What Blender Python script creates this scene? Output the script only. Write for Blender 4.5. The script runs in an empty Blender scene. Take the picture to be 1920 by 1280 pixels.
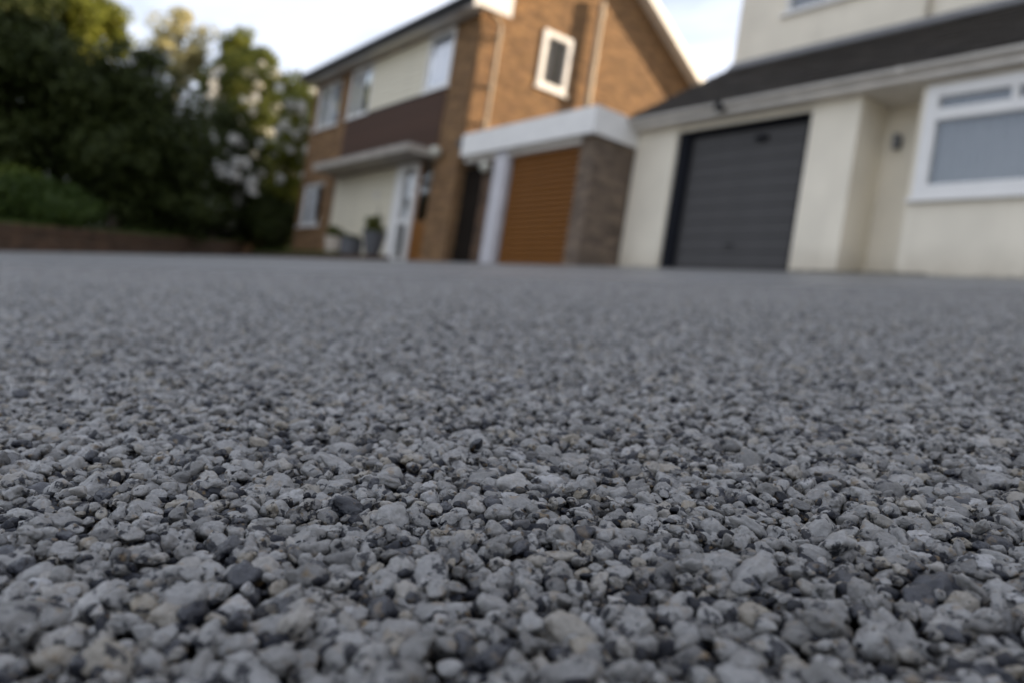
import bpy, math, random
import numpy as np
from mathutils import Vector, Matrix, noise

scene = bpy.context.scene
COL = scene.collection
R = math.radians

# ------------------------------------------------------------------ camera
CAM_H = 0.046
ROLL = R(8.98)
cam_d = bpy.data.cameras.new('camera')
cam = bpy.data.objects.new('camera', cam_d); COL.objects.link(cam)
RV = Vector((0.5822, 0.8130, 0)); UV = Vector((0, 0, 1)); FV = Vector((-0.8130, 0.5822, 0))
cx = RV * math.cos(ROLL) + UV * math.sin(ROLL)
cy = -RV * math.sin(ROLL) + UV * math.cos(ROLL)
cz = -FV
M = Matrix((cx, cy, cz)).transposed().to_4x4(); M.translation = (0, 0, CAM_H)
cam.matrix_world = M
cam_d.sensor_width = 36.0
cam_d.lens = 28.125
cam_d.clip_start = 0.005
cam_d.clip_end = 3000
cam_d.dof.use_dof = True
cam_d.dof.focus_distance = 0.150
cam_d.dof.aperture_fstop = 15.0
scene.camera = cam

# ------------------------------------------------------------------ light
SUN_DIR = Vector((1.0, 3.0, 1.0)).normalized()          # towards the sun
elev = math.asin(SUN_DIR.z)
azim = math.atan2(SUN_DIR.x, SUN_DIR.y)                  # clockwise from +Y
world = bpy.data.worlds.new('World'); scene.world = world
world.use_nodes = True
wt = world.node_tree; wt.nodes.clear()
wo = wt.nodes.new('ShaderNodeOutputWorld'); bg = wt.nodes.new('ShaderNodeBackground')
sky = wt.nodes.new('ShaderNodeTexSky'); sky.sky_type = 'NISHITA'; sky.sun_disc = False
sky.sun_elevation = elev; sky.sun_rotation = azim
sky.air_density = 1.0; sky.dust_density = 1.5; sky.ozone_density = 1.5
tc = wt.nodes.new('ShaderNodeTexCoord')
mp = wt.nodes.new('ShaderNodeMapping'); mp.inputs['Scale'].default_value = (1.6, 1.6, 4.2)
mp.inputs['Location'].default_value = (0.35, 0.2, 0.1)
nz = wt.nodes.new('ShaderNodeTexNoise'); nz.inputs['Scale'].default_value = 1.7
nz.inputs['Detail'].default_value = 7; nz.inputs['Roughness'].default_value = 0.55
nz.inputs['Distortion'].default_value = 0.5
cr = wt.nodes.new('ShaderNodeValToRGB')
cr.color_ramp.elements[0].position = 0.40; cr.color_ramp.elements[0].color = (0.46, 0.46, 0.46, 1)
cr.color_ramp.elements[1].position = 0.72; cr.color_ramp.elements[1].color = (1, 1, 1, 1)
mx = wt.nodes.new('ShaderNodeMix'); mx.data_type = 'RGBA'
mx.inputs['B'].default_value = (7.7, 8.05, 9.1, 1)       # thin bright cloud, physical sky units
wt.links.new(tc.outputs['Generated'], mp.inputs['Vector']); wt.links.new(mp.outputs[0], nz.inputs['Vector'])
wt.links.new(nz.outputs['Fac'], cr.inputs['Fac']); wt.links.new(cr.outputs['Color'], mx.inputs['Factor'])
wt.links.new(sky.outputs[0], mx.inputs['A']); wt.links.new(mx.outputs['Result'], bg.inputs['Color'])
bg.inputs['Strength'].default_value = 0.064
wt.links.new(bg.outputs[0], wo.inputs['Surface'])

sun_d = bpy.data.lights.new('sun', 'SUN'); sun_d.energy = 5.0; sun_d.angle = R(0.6)
sun_d.color = (1.0, 0.80, 0.56)
sun = bpy.data.objects.new('sun', sun_d); COL.objects.link(sun)
sun.rotation_euler = SUN_DIR.to_track_quat('Z', 'Y').to_euler()
sun.location = (20, 60, 30)

vs = scene.view_settings
vs.view_transform = 'Standard'; vs.look = 'None'; vs.gamma = 1.0; vs.use_curve_mapping = False
vs.exposure = 1.47
scene.render.engine = 'CYCLES'
scene.cycles.use_denoising = True
scene.cycles.max_bounces = 6
scene.cycles.diffuse_bounces = 3
scene.cycles.transparent_max_bounces = 12

# ------------------------------------------------------------------ helpers
SL = 0.166                                               # the drive climbs towards the houses
CS = 0.005                                               # and falls a little to the right
def gz(y, x=0.0): return SL * y - CS * x

def tag(o, label=None, cat=None, group=None, kind=None):
    if label: o['label'] = label
    if cat: o['category'] = cat
    if group: o['group'] = group
    if kind: o['kind'] = kind
    return o

class MB:
    def __init__(s): s.v = []; s.f = []; s.c = []
    def quad(s, a, b, c, d, col=0.5):
        n = len(s.v); s.v += [tuple(a), tuple(b), tuple(c), tuple(d)]; s.f.append((n, n+1, n+2, n+3)); s.c.append(col)
    def box(s, x0, x1, y0, y1, z0, z1, col=0.5):
        if x0 > x1: x0, x1 = x1, x0
        if y0 > y1: y0, y1 = y1, y0
        n = len(s.v)
        s.v += [(x0,y0,z0),(x1,y0,z0),(x1,y1,z0),(x0,y1,z0),(x0,y0,z1),(x1,y0,z1),(x1,y1,z1),(x0,y1,z1)]
        for q in ((0,3,2,1),(4,5,6,7),(0,1,5,4),(1,2,6,5),(2,3,7,6),(3,0,4,7)):
            s.f.append(tuple(n+i for i in q)); s.c.append(col)
        return s
    def prism(s, pts, d, col=0.5):
        """closed polygon pts (3-D) pushed along d"""
        n = len(s.v); k = len(pts); d = Vector(d)
        s.v += [tuple(p) for p in pts] + [tuple(Vector(p)+d) for p in pts]
        s.f.append(tuple(range(n, n+k))[::-1]); s.c.append(col)
        s.f.append(tuple(range(n+k, n+2*k))); s.c.append(col)
        for i in range(k):
            j = (i+1) % k
            s.f.append((n+i, n+j, n+k+j, n+k+i)); s.c.append(col)
        return s
    def tube(s, pts, r, seg=10, col=0.5, cap=True):
        P = [Vector(p) for p in pts]; rr = r if isinstance(r, (list, tuple)) else [r]*len(P)
        n = len(s.v)
        for i, p in enumerate(P):
            t = (P[min(i+1, len(P)-1)] - P[max(i-1, 0)]).normalized()
            a = t.cross(Vector((0.3, 0.9, 0.2))).normalized(); b = t.cross(a)
            for k in range(seg):
                w = 2*math.pi*k/seg
                s.v.append(tuple(p + (a*math.cos(w) + b*math.sin(w))*rr[i]))
        for i in range(len(P)-1):
            for k in range(seg):
                k2 = (k+1) % seg
                s.f.append((n+i*seg+k, n+i*seg+k2, n+(i+1)*seg+k2, n+(i+1)*seg+k)); s.c.append(col)
        if cap:
            s.f.append(tuple(n+k for k in range(seg))[::-1]); s.c.append(col)
            s.f.append(tuple(n+(len(P)-1)*seg+k for k in range(seg))); s.c.append(col)
        return s
    def lathe(s, prof, cx, cy, seg=24, col=0.5):
        n = len(s.v)
        for r, z in prof:
            for k in range(seg):
                w = 2*math.pi*k/seg
                s.v.append((cx + r*math.cos(w), cy + r*math.sin(w), z))
        for i in range(len(prof)-1):
            for k in range(seg):
                k2 = (k+1) % seg
                s.f.append((n+i*seg+k, n+i*seg+k2, n+(i+1)*seg+k2, n+(i+1)*seg+k)); s.c.append(col)
        return s
    def mesh(s, name, m, bevel=None, smooth=False):
        me = bpy.data.meshes.new(name); me.from_pydata(s.v, [], s.f)
        at = me.attributes.new('tone', 'FLOAT', 'FACE'); at.data.foreach_set('value', np.array(s.c, dtype=np.float32))
        me.materials.append(m)
        if smooth: me.polygons.foreach_set('use_smooth', [True]*len(me.polygons))
        me.update()
        return me
    def build(s, name, m, parent=None, bevel=None, smooth=False):
        o = bpy.data.objects.new(name, s.mesh(name, m, smooth=smooth)); COL.objects.link(o)
        if parent is not None: attach(o, parent)
        if bevel:
            b = o.modifiers.new('bevel', 'BEVEL'); b.width = bevel; b.segments = 2; b.limit_method = 'ANGLE'
        return o

def attach(o, parent):
    o.parent = parent
    o.matrix_parent_inverse = PINV.get(parent.name, Matrix.Identity(4))
PINV = {}
def thing(name, loc, label, cat, group=None):
    o = bpy.data.objects.new(name, None); COL.objects.link(o); o.location = loc
    o.empty_display_size = 0.3
    PINV[o.name] = Matrix.Translation(-Vector(loc))
    return tag(o, label, cat, group)
def reg(o):                                               # a part that carries sub-parts
    PINV[o.name] = Matrix.Identity(4); return o

# ------------------------------------------------------------------ materials
def newmat(name):
    m = bpy.data.materials.new(name); m.use_nodes = True
    nt = m.node_tree; b = nt.nodes['Principled BSDF']
    return m, nt, b
def mat(name, c, rough=0.6, var=0.12, scale=6.0, bump=0.0, bscale=40.0, tone=0.0, metal=0.0, spec=0.5, c2=None):
    """base colour with noise wear; tone = how far the per-face tone attribute moves the value"""
    m, nt, b = newmat(name)
    N = nt.nodes.new; L = nt.links.new
    t = N('ShaderNodeTexCoord'); n1 = N('ShaderNodeTexNoise'); n1.inputs['Scale'].default_value = scale
    n1.inputs['Detail'].default_value = 5
    L(t.outputs['Object'], n1.inputs['Vector'])
    mr = N('ShaderNodeMapRange'); mr.inputs['From Min'].default_value = 0.3; mr.inputs['From Max'].default_value = 0.7
    mr.inputs['To Min'].default_value = 1-var; mr.inputs['To Max'].default_value = 1+var
    L(n1.outputs['Fac'], mr.inputs['Value'])
    val = mr.outputs[0]
    base = None
    if tone or c2:
        a = N('ShaderNodeAttribute'); a.attribute_name = 'tone'
        if tone:
            m2 = N('ShaderNodeMapRange'); m2.inputs['To Min'].default_value = 1-tone; m2.inputs['To Max'].default_value = 1+tone
            L(a.outputs['Fac'], m2.inputs['Value'])
            mu = N('ShaderNodeMath'); mu.operation = 'MULTIPLY'; L(val, mu.inputs[0]); L(m2.outputs[0], mu.inputs[1]); val = mu.outputs[0]
        if c2:
            mm = N('ShaderNodeMix'); mm.data_type = 'RGBA'; mm.inputs['A'].default_value = (*c, 1); mm.inputs['B'].default_value = (*c2, 1)
            wn = N('ShaderNodeTexWhiteNoise'); wn.noise_dimensions = '1D'; L(a.outputs['Fac'], wn.inputs['W'])
            L(wn.outputs['Value'], mm.inputs['Factor']); base = mm.outputs['Result']
    vm = N('ShaderNodeVectorMath'); vm.operation = 'SCALE'
    if base: L(base, vm.inputs[0])
    else: vm.inputs[0].default_value = c
    L(val, vm.inputs['Scale']); L(vm.outputs[0], b.inputs['Base Color'])
    b.inputs['Roughness'].default_value = rough; b.inputs['Metallic'].default_value = metal
    b.inputs['Specular IOR Level'].default_value = spec
    if bump:
        n2 = N('ShaderNodeTexNoise'); n2.inputs['Scale'].default_value = bscale; n2.inputs['Detail'].default_value = 4
        L(t.outputs['Object'], n2.inputs['Vector'])
        bp = N('ShaderNodeBump'); bp.inputs['Strength'].default_value = bump; bp.inputs['Distance'].default_value = 0.01
        L(n2.outputs['Fac'], bp.inputs['Height']); L(bp.outputs[0], b.inputs['Normal'])
    return m

def leafmat(name, ca, cb, trans=0.35):
    m, nt, b = newmat(name); N = nt.nodes.new; L = nt.links.new
    a = N('ShaderNodeAttribute'); a.attribute_name = 'tone'
    mm = N('ShaderNodeMix'); mm.data_type = 'RGBA'; mm.inputs['A'].default_value = (*ca, 1); mm.inputs['B'].default_value = (*cb, 1)
    L(a.outputs['Fac'], mm.inputs['Factor']); L(mm.outputs['Result'], b.inputs['Base Color'])
    b.inputs['Roughness'].default_value = 0.6; b.inputs['Specular IOR Level'].default_value = 0.15
    tr = N('ShaderNodeBsdfTranslucent'); L(mm.outputs['Result'], tr.inputs['Color'])
    ms = N('ShaderNodeMixShader'); ms.inputs['Fac'].default_value = trans
    L(b.outputs[0], ms.inputs[1]); L(tr.outputs[0], ms.inputs[2])
    L(ms.outputs[0], nt.nodes['Material Output'].inputs['Surface'])
    return m

def glassmat():
    m, nt, b = newmat('window_glass'); N = nt.nodes.new; L = nt.links.new
    gl = N('ShaderNodeBsdfGlossy'); gl.inputs['Roughness'].default_value = 0.02; gl.inputs['Color'].default_value = (1, 1, 1, 1)
    tr = N('ShaderNodeBsdfTransparent'); tr.inputs['Color'].default_value = (0.92, 0.935, 0.94, 1)
    lw_ = N('ShaderNodeLayerWeight'); lw_.inputs['Blend'].default_value = 0.5
    pw = N('ShaderNodeMath'); pw.operation = 'POWER'; pw.inputs[1].default_value = 4.0; L(lw_.outputs['Facing'], pw.inputs[0])
    fr = N('ShaderNodeMapRange'); fr.inputs['To Min'].default_value = 0.09; fr.inputs['To Max'].default_value = 1.0; L(pw.outputs[0], fr.inputs['Value'])
    ms = N('ShaderNodeMixShader'); L(fr.outputs[0], ms.inputs['Fac']); L(tr.outputs[0], ms.inputs[1]); L(gl.outputs[0], ms.inputs[2])
    L(ms.outputs[0], nt.nodes['Material Output'].inputs['Surface'])
    return m

MAT = dict(
    cream=mat('cream_render', (0.81, 0.735, 0.595), 0.75, 0.08, 1.3, 0.35, 60),
    white=mat('white_painted_timber', (0.78, 0.755, 0.71), 0.45, 0.05, 4, 0.1, 30),
    upvc=mat('white_upvc', (0.80, 0.775, 0.735), 0.35, 0.03, 4),
    fascia=mat('aged_cream_fascia', (0.72, 0.67, 0.60), 0.5, 0.12, 3, 0.1, 30),
    brick=mat('brown_orange_brick', (0.265, 0.155, 0.072), 0.85, 0.2, 9, 0.5, 90, tone=0.28, spec=0.2, c2=(0.185, 0.106, 0.055)),
    brickdull=mat('grey_brown_brick', (0.20, 0.145, 0.10), 0.9, 0.22, 9, 0.5, 90, tone=0.3, c2=(0.13, 0.095, 0.07)),
    brickred=mat('dark_red_brick', (0.125, 0.072, 0.043), 0.9, 0.25, 7, 0.5, 90, tone=0.3, spec=0.2, c2=(0.085, 0.056, 0.038)),
    mortar=mat('mortar', (0.30, 0.24, 0.18), 0.95, 0.15, 20, 0.3, 120),
    brown=mat('dark_brown_cladding', (0.074, 0.038, 0.024), 0.7, 0.15, 3, 0.15, 30, tone=0.15, spec=0.2),
    creamboard=mat('cream_cladding', (0.72, 0.655, 0.50), 0.55, 0.06, 3, 0.1, 30, tone=0.04),
    canopy=mat('weathered_canopy', (0.36, 0.32, 0.27), 0.7, 0.2, 4, 0.3, 40),
    orange=mat('orange_brown_door', (0.21, 0.083, 0.016), 0.55, 0.12, 3, 0.1, 30, tone=0.06, spec=0.2),
    anthracite=mat('anthracite_door', (0.078, 0.074, 0.072), 0.6, 0.06, 5, 0.08, 120, tone=0.05, spec=0.2),
    black=mat('black_trim', (0.010, 0.011, 0.015), 0.8, 0.1, spec=0.15),
    darkwood=mat('dark_gate_timber', (0.015, 0.011, 0.008), 0.9, 0.2, 4, tone=0.2, spec=0.1),
    tile=mat('dark_roof_tile', (0.032, 0.026, 0.020), 0.85, 0.3, 3, 0.5, 60, tone=0.25, spec=0.2, c2=(0.042, 0.036, 0.030)),
    lead=mat('lead_flashing', (0.16, 0.16, 0.165), 0.55, 0.15, 5),
    gutter=mat('dark_gutter', (0.025, 0.024, 0.024), 0.4, 0.1),
    pipe=mat('beige_downpipe', (0.33, 0.26, 0.18), 0.6, 0.1, 5),
    felt=mat('grey_roof_felt', (0.12, 0.12, 0.12), 0.95, 0.2),
    soil=mat('brown_soil', (0.085, 0.052, 0.030), 0.95, 0.35, 9, 0.8, 60),
    grassground=mat('lawn_soil', (0.045, 0.055, 0.018), 0.95, 0.35, 2.5, 0.8, 60),
    ground=mat('rough_ground', (0.10, 0.095, 0.075), 0.95, 0.3, 0.5, 0.5, 5),
    bark=mat('tree_bark', (0.07, 0.052, 0.038), 0.9, 0.3, 9, 0.6, 40),
    terracotta=mat('pale_stone_pot', (0.50, 0.43, 0.35), 0.8, 0.2, 10, 0.3, 60),
    greypot=mat('dark_grey_pot', (0.085, 0.085, 0.09), 0.6, 0.15, 10, 0.2, 60),
    curtain=mat('pale_net_curtain', (0.60, 0.63, 0.72), 0.9, 0.1, 2),
    curtaingrey=mat('grey_blind', (0.21, 0.19, 0.18), 0.9, 0.1, 2),
    room=mat('dark_room', (0.035, 0.040, 0.042), 0.9, 0.4, 1.2),
    lampglass=mat('opal_lamp_glass', (0.50, 0.48, 0.40), 0.35, 0.05),
    pier=mat('weathered_white_pier', (0.55, 0.53, 0.54), 0.6, 0.1, 3, 0.1, 30),
    base=mat('dark_gap_shade', (0.020, 0.016, 0.012), 0.95, 0.3, 300, 0.5, 900),  # near black, so the shade in the stone gaps is in the colour
    moss=mat('moss_and_debris', (0.07, 0.06, 0.035), 0.95, 0.4, 30),
)
def weather(m):
    nt = m.node_tree; b = nt.nodes['Principled BSDF']; N = nt.nodes.new; L = nt.links.new
    src = b.inputs['Base Color'].links[0].from_socket
    t = N('ShaderNodeTexCoord'); mp_ = N('ShaderNodeMapping'); mp_.inputs['Scale'].default_value = (3.2, 3.2, 0.22); L(t.outputs['Object'], mp_.inputs['Vector'])
    n = N('ShaderNodeTexNoise'); n.inputs['Scale'].default_value = 1.6; n.inputs['Detail'].default_value = 6; L(mp_.outputs[0], n.inputs['Vector'])
    mr = N('ShaderNodeMapRange'); mr.inputs['From Min'].default_value = 0.52; mr.inputs['From Max'].default_value = 0.75; mr.inputs['To Max'].default_value = 0.09; L(n.outputs['Fac'], mr.inputs['Value'])
    mx = N('ShaderNodeMix'); mx.data_type = 'RGBA'; mx.inputs['B'].default_value = (0.40, 0.34, 0.26, 1); L(src, mx.inputs['A']); L(mr.outputs[0], mx.inputs['Factor'])
    sp = N('ShaderNodeSeparateXYZ'); L(t.outputs['Object'], sp.inputs[0])
    n2 = N('ShaderNodeTexNoise'); n2.inputs['Scale'].default_value = 5; n2.inputs['Detail'].default_value = 7; L(t.outputs['Object'], n2.inputs['Vector'])
    h = N('ShaderNodeMapRange'); h.inputs['From Min'].default_value = 1.58; h.inputs['From Max'].default_value = 2.0; h.inputs['To Min'].default_value = 0.75; h.inputs['To Max'].default_value = 0.0; L(sp.outputs['Z'], h.inputs['Value'])
    mu = N('ShaderNodeMath'); mu.operation = 'MULTIPLY'; L(h.outputs[0], mu.inputs[0]); L(n2.outputs['Fac'], mu.inputs[1])
    m2 = N('ShaderNodeMix'); m2.data_type = 'RGBA'; m2.inputs['B'].default_value = (0.34, 0.27, 0.19, 1); L(mx.outputs['Result'], m2.inputs['A']); L(mu.outputs[0], m2.inputs['Factor'])
    L(m2.outputs['Result'], b.inputs['Base Color'])
weather(MAT['cream'])
MAT['glass'] = glassmat()

# ------------------------------------------------------------------ resin bound gravel
def stone_mat(name, pal, lo, hi, coat=0.8):
    m, nt, b = newmat(name); N = nt.nodes.new; L = nt.links.new
    oi = N('ShaderNodeObjectInfo'); t = N('ShaderNodeTexCoord')
    wn = N('ShaderNodeTexWhiteNoise'); wn.noise_dimensions = '1D'; L(oi.outputs['Random'], wn.inputs['W'])
    ramp = N('ShaderNodeValToRGB'); r = ramp.color_ramp; r.interpolation = 'LINEAR'
    r.elements[0].position = 0; r.elements[0].color = (*pal[0][1], 1)
    r.elements[1].position = 1; r.elements[1].color = (*pal[-1][1], 1)
    for p, c in pal[1:-1]:
        e = r.elements.new(p); e.color = (*c, 1)
    L(wn.outputs['Value'], ramp.inputs['Fac'])
    # texture space moved per stone
    mul = N('ShaderNodeMath'); mul.operation = 'MULTIPLY'; mul.inputs[1].default_value = 37.0; L(oi.outputs['Random'], mul.inputs[0])
    ad = N('ShaderNodeVectorMath'); ad.operation = 'ADD'; L(t.outputs['Object'], ad.inputs[0]); L(mul.outputs[0], ad.inputs[1])
    n1 = N('ShaderNodeTexNoise'); n1.inputs['Scale'].default_value = 0.8; n1.inputs['Detail'].default_value = 6; n1.inputs['Roughness'].default_value = 0.62
    L(ad.outputs[0], n1.inputs['Vector'])
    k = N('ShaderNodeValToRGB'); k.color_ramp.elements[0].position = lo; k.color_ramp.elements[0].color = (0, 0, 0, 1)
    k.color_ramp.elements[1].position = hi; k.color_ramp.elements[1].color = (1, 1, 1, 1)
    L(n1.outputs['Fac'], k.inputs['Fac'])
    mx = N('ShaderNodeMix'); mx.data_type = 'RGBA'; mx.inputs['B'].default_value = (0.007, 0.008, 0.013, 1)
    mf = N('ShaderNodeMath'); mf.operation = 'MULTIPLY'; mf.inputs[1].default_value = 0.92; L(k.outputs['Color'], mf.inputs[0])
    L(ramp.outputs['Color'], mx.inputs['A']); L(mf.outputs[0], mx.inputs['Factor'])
    # brown and fine mottling
    n2 = N('ShaderNodeTexNoise'); n2.inputs['Scale'].default_value = 3.5; n2.inputs['Detail'].default_value = 5; L(ad.outputs[0], n2.inputs['Vector'])
    mr = N('ShaderNodeMapRange'); mr.inputs['From Min'].default_value = 0.3; mr.inputs['From Max'].default_value = 0.7
    mr.inputs['To Min'].default_value = 0.82; mr.inputs['To Max'].default_value = 1.16; L(n2.outputs['Fac'], mr.inputs['Value'])
    sc = N('ShaderNodeVectorMath'); sc.operation = 'SCALE'; L(mx.outputs['Result'], sc.inputs[0]); L(mr.outputs[0], sc.inputs['Scale'])
    n3 = N('ShaderNodeTexNoise'); n3.inputs['Scale'].default_value = 0.9; n3.inputs['Detail'].default_value = 3
    off = N('ShaderNodeVectorMath'); off.operation = 'ADD'; off.inputs[1].default_value = (9, 4, 2); L(ad.outputs[0], off.inputs[0]); L(off.outputs[0], n3.inputs['Vector'])
    k3 = N('ShaderNodeValToRGB'); k3.color_ramp.elements[0].position = 0.60; k3.color_ramp.elements[0].color = (0, 0, 0, 1)
    k3.color_ramp.elements[1].position = 0.76; k3.color_ramp.elements[1].color = (0.75, 0.75, 0.75, 1); L(n3.outputs['Fac'], k3.inputs['Fac'])
    m3 = N('ShaderNodeMix'); m3.data_type = 'RGBA'; m3.inputs['B'].default_value = (0.16, 0.105, 0.045, 1)
    L(sc.outputs[0], m3.inputs['A']); L(k3.outputs['Color'], m3.inputs['Factor'])
    L(m3.outputs['Result'], b.inputs['Base Color'])
    b.inputs['Roughness'].default_value = 0.5; b.inputs['Specular IOR Level'].default_value = 0.15
    cw = N('ShaderNodeMapRange'); cw.inputs['To Min'].default_value = coat; cw.inputs['To Max'].default_value = coat*0.25; L(k.outputs['Color'], cw.inputs['Value']); L(cw.outputs[0], b.inputs['Coat Weight'])
    b.inputs['Coat Roughness'].default_value = 0.10; b.inputs['Coat IOR'].default_value = 1.6
    b.inputs['Subsurface Weight'].default_value = 0.45; b.inputs['Subsurface Scale'].default_value = 0.0010; b.inputs['Subsurface Radius'].default_value = (1.0, 0.85, 0.65)
    bp = N('ShaderNodeBump'); bp.inputs['Strength'].default_value = 0.30; bp.inputs['Distance'].default_value = 0.12
    n4 = N('ShaderNodeTexNoise'); n4.inputs['Scale'].default_value = 4.5; n4.inputs['Detail'].default_value = 6; n4.inputs['Roughness'].default_value = 0.65
    L(ad.outputs[0], n4.inputs['Vector']); L(n4.outputs['Fac'], bp.inputs['Height']); L(bp.outputs[0], b.inputs['Normal'])
    L(bp.outputs[0], b.inputs['Coat Normal'])
    return m

def drive_mat():
    """the same stones where they are too far away to tell apart: cells with their own tone and a pebbly relief"""
    m, nt, b = newmat('resin_gravel_surface'); N = nt.nodes.new; L = nt.links.new
    t = N('ShaderNodeTexCoord')
    vo = N('ShaderNodeTexVoronoi'); vo.inputs['Scale'].default_value = 270; L(t.outputs['Object'], vo.inputs['Vector'])
    wn = N('ShaderNodeTexWhiteNoise'); wn.noise_dimensions = '3D'; L(vo.outputs['Color'], wn.inputs['Vector'])
    ramp = N('ShaderNodeValToRGB'); r = ramp.color_ramp
    r.elements[0].color = (0.012, 0.013, 0.02, 1); r.elements[1].color = (0.30, 0.29, 0.275, 1)
    for p, c in ((0.16, (0.04, 0.041, 0.046)), (0.2, (0.082, 0.080, 0.080)), (0.5, (0.14, 0.136, 0.128)), (0.8, (0.205, 0.20, 0.188))):
        e = r.elements.new(p); e.color = (*c, 1)
    L(wn.outputs['Value'], ramp.inputs['Fac'])
    n = N('ShaderNodeTexNoise'); n.inputs['Scale'].default_value = 2.2; n.inputs['Detail'].default_value = 6; L(t.outputs['Object'], n.inputs['Vector'])
    mr = N('ShaderNodeMapRange'); mr.inputs['From Min'].default_value = 0.3; mr.inputs['From Max'].default_value = 0.7
    mr.inputs['To Min'].default_value = 0.86; mr.inputs['To Max'].default_value = 1.10; L(n.outputs['Fac'], mr.inputs['Value'])
    sc = N('ShaderNodeVectorMath'); sc.operation = 'SCALE'; L(ramp.outputs['Color'], sc.inputs[0]); L(mr.outputs[0], sc.inputs['Scale'])
    L(sc.outputs[0], b.inputs['Base Color'])
    b.inputs['Roughness'].default_value = 0.7; b.inputs['Specular IOR Level'].default_value = 0.25
    b.inputs['Coat Weight'].default_value = 0.36; b.inputs['Coat Roughness'].default_value = 0.3
    bp = N('ShaderNodeBump'); bp.inputs['Strength'].default_value = 0.7; bp.inputs['Distance'].default_value = 0.003; bp.invert = True
    L(vo.outputs['Distance'], bp.inputs['Height']); L(bp.outputs[0], b.inputs['Normal'])
    return m
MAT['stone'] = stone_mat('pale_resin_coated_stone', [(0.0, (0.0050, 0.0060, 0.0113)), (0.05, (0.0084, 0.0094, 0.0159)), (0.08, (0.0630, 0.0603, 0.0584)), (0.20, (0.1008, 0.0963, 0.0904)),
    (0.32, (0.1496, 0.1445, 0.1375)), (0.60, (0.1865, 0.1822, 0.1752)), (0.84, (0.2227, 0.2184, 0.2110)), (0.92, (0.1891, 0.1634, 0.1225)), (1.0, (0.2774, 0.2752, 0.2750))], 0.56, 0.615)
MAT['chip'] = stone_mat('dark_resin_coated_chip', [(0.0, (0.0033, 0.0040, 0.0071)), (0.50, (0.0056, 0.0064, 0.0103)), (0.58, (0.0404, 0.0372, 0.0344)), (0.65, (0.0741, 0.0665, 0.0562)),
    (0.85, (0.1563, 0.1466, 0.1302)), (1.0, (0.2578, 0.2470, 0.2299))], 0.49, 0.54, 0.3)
MAT['drive'] = drive_mat()

def icosphere(sub):
    import bmesh
    bm = bmesh.new(); bmesh.ops.create_icosphere(bm, subdivisions=sub, radius=1.0)
    v = np.array([x.co[:] for x in bm.verts]); f = [tuple(q.index for q in p.verts) for p in bm.faces]; bm.free()
    return v, f

def stone_variants(n, sub, m='stone'):
    rs = np.random.RandomState(7 + sub + len(m)); V, F = icosphere(sub); out = []
    col = bpy.data.collections.new('%s_shapes_%d' % (m, sub))         # never linked to the scene: shapes only
    for i in range(n):
        k = rs.randint(7, 12)
        P = rs.normal(size=(k, 3)); P /= np.linalg.norm(P, axis=1)[:, None]
        D = rs.uniform(0.62, 1.0, k)
        dot = V @ P.T
        rr = np.where(dot > 0.05, D[None] / np.maximum(dot, 0.05), 9.0)
        rr = np.concatenate([rr, np.full((len(V), 1), 1.12)], axis=1)
        soft = -np.log(np.exp(-rr * 9).sum(axis=1)) / 9              # soft minimum: rounded facets
        off = Vector(rs.uniform(-50, 50, 3))
        amp = rs.uniform(0.10, 0.28)
        nn = np.array([noise.fractal(Vector(p) * 1.25 + off, 0.7, 2.1, 4) for p in V])
        nf = np.array([noise.noise(Vector(p) * 5.5 + off) for p in V])
        rad = soft * (1 + amp * nn + 0.010 * nf)
        W = V * rad[:, None]
        W *= np.array([rs.uniform(0.95, 1.55), rs.uniform(0.75, 1.05), rs.uniform(0.62, 0.95)])
        me = bpy.data.meshes.new('stone'); me.from_pydata(W.tolist(), [], F); me.materials.append(MAT[m])
        me.polygons.foreach_set('use_smooth', [True] * len(F)); me.update()
        o = bpy.data.objects.new('stone_%02d' % i, me); col.objects.link(o)
    return col

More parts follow.
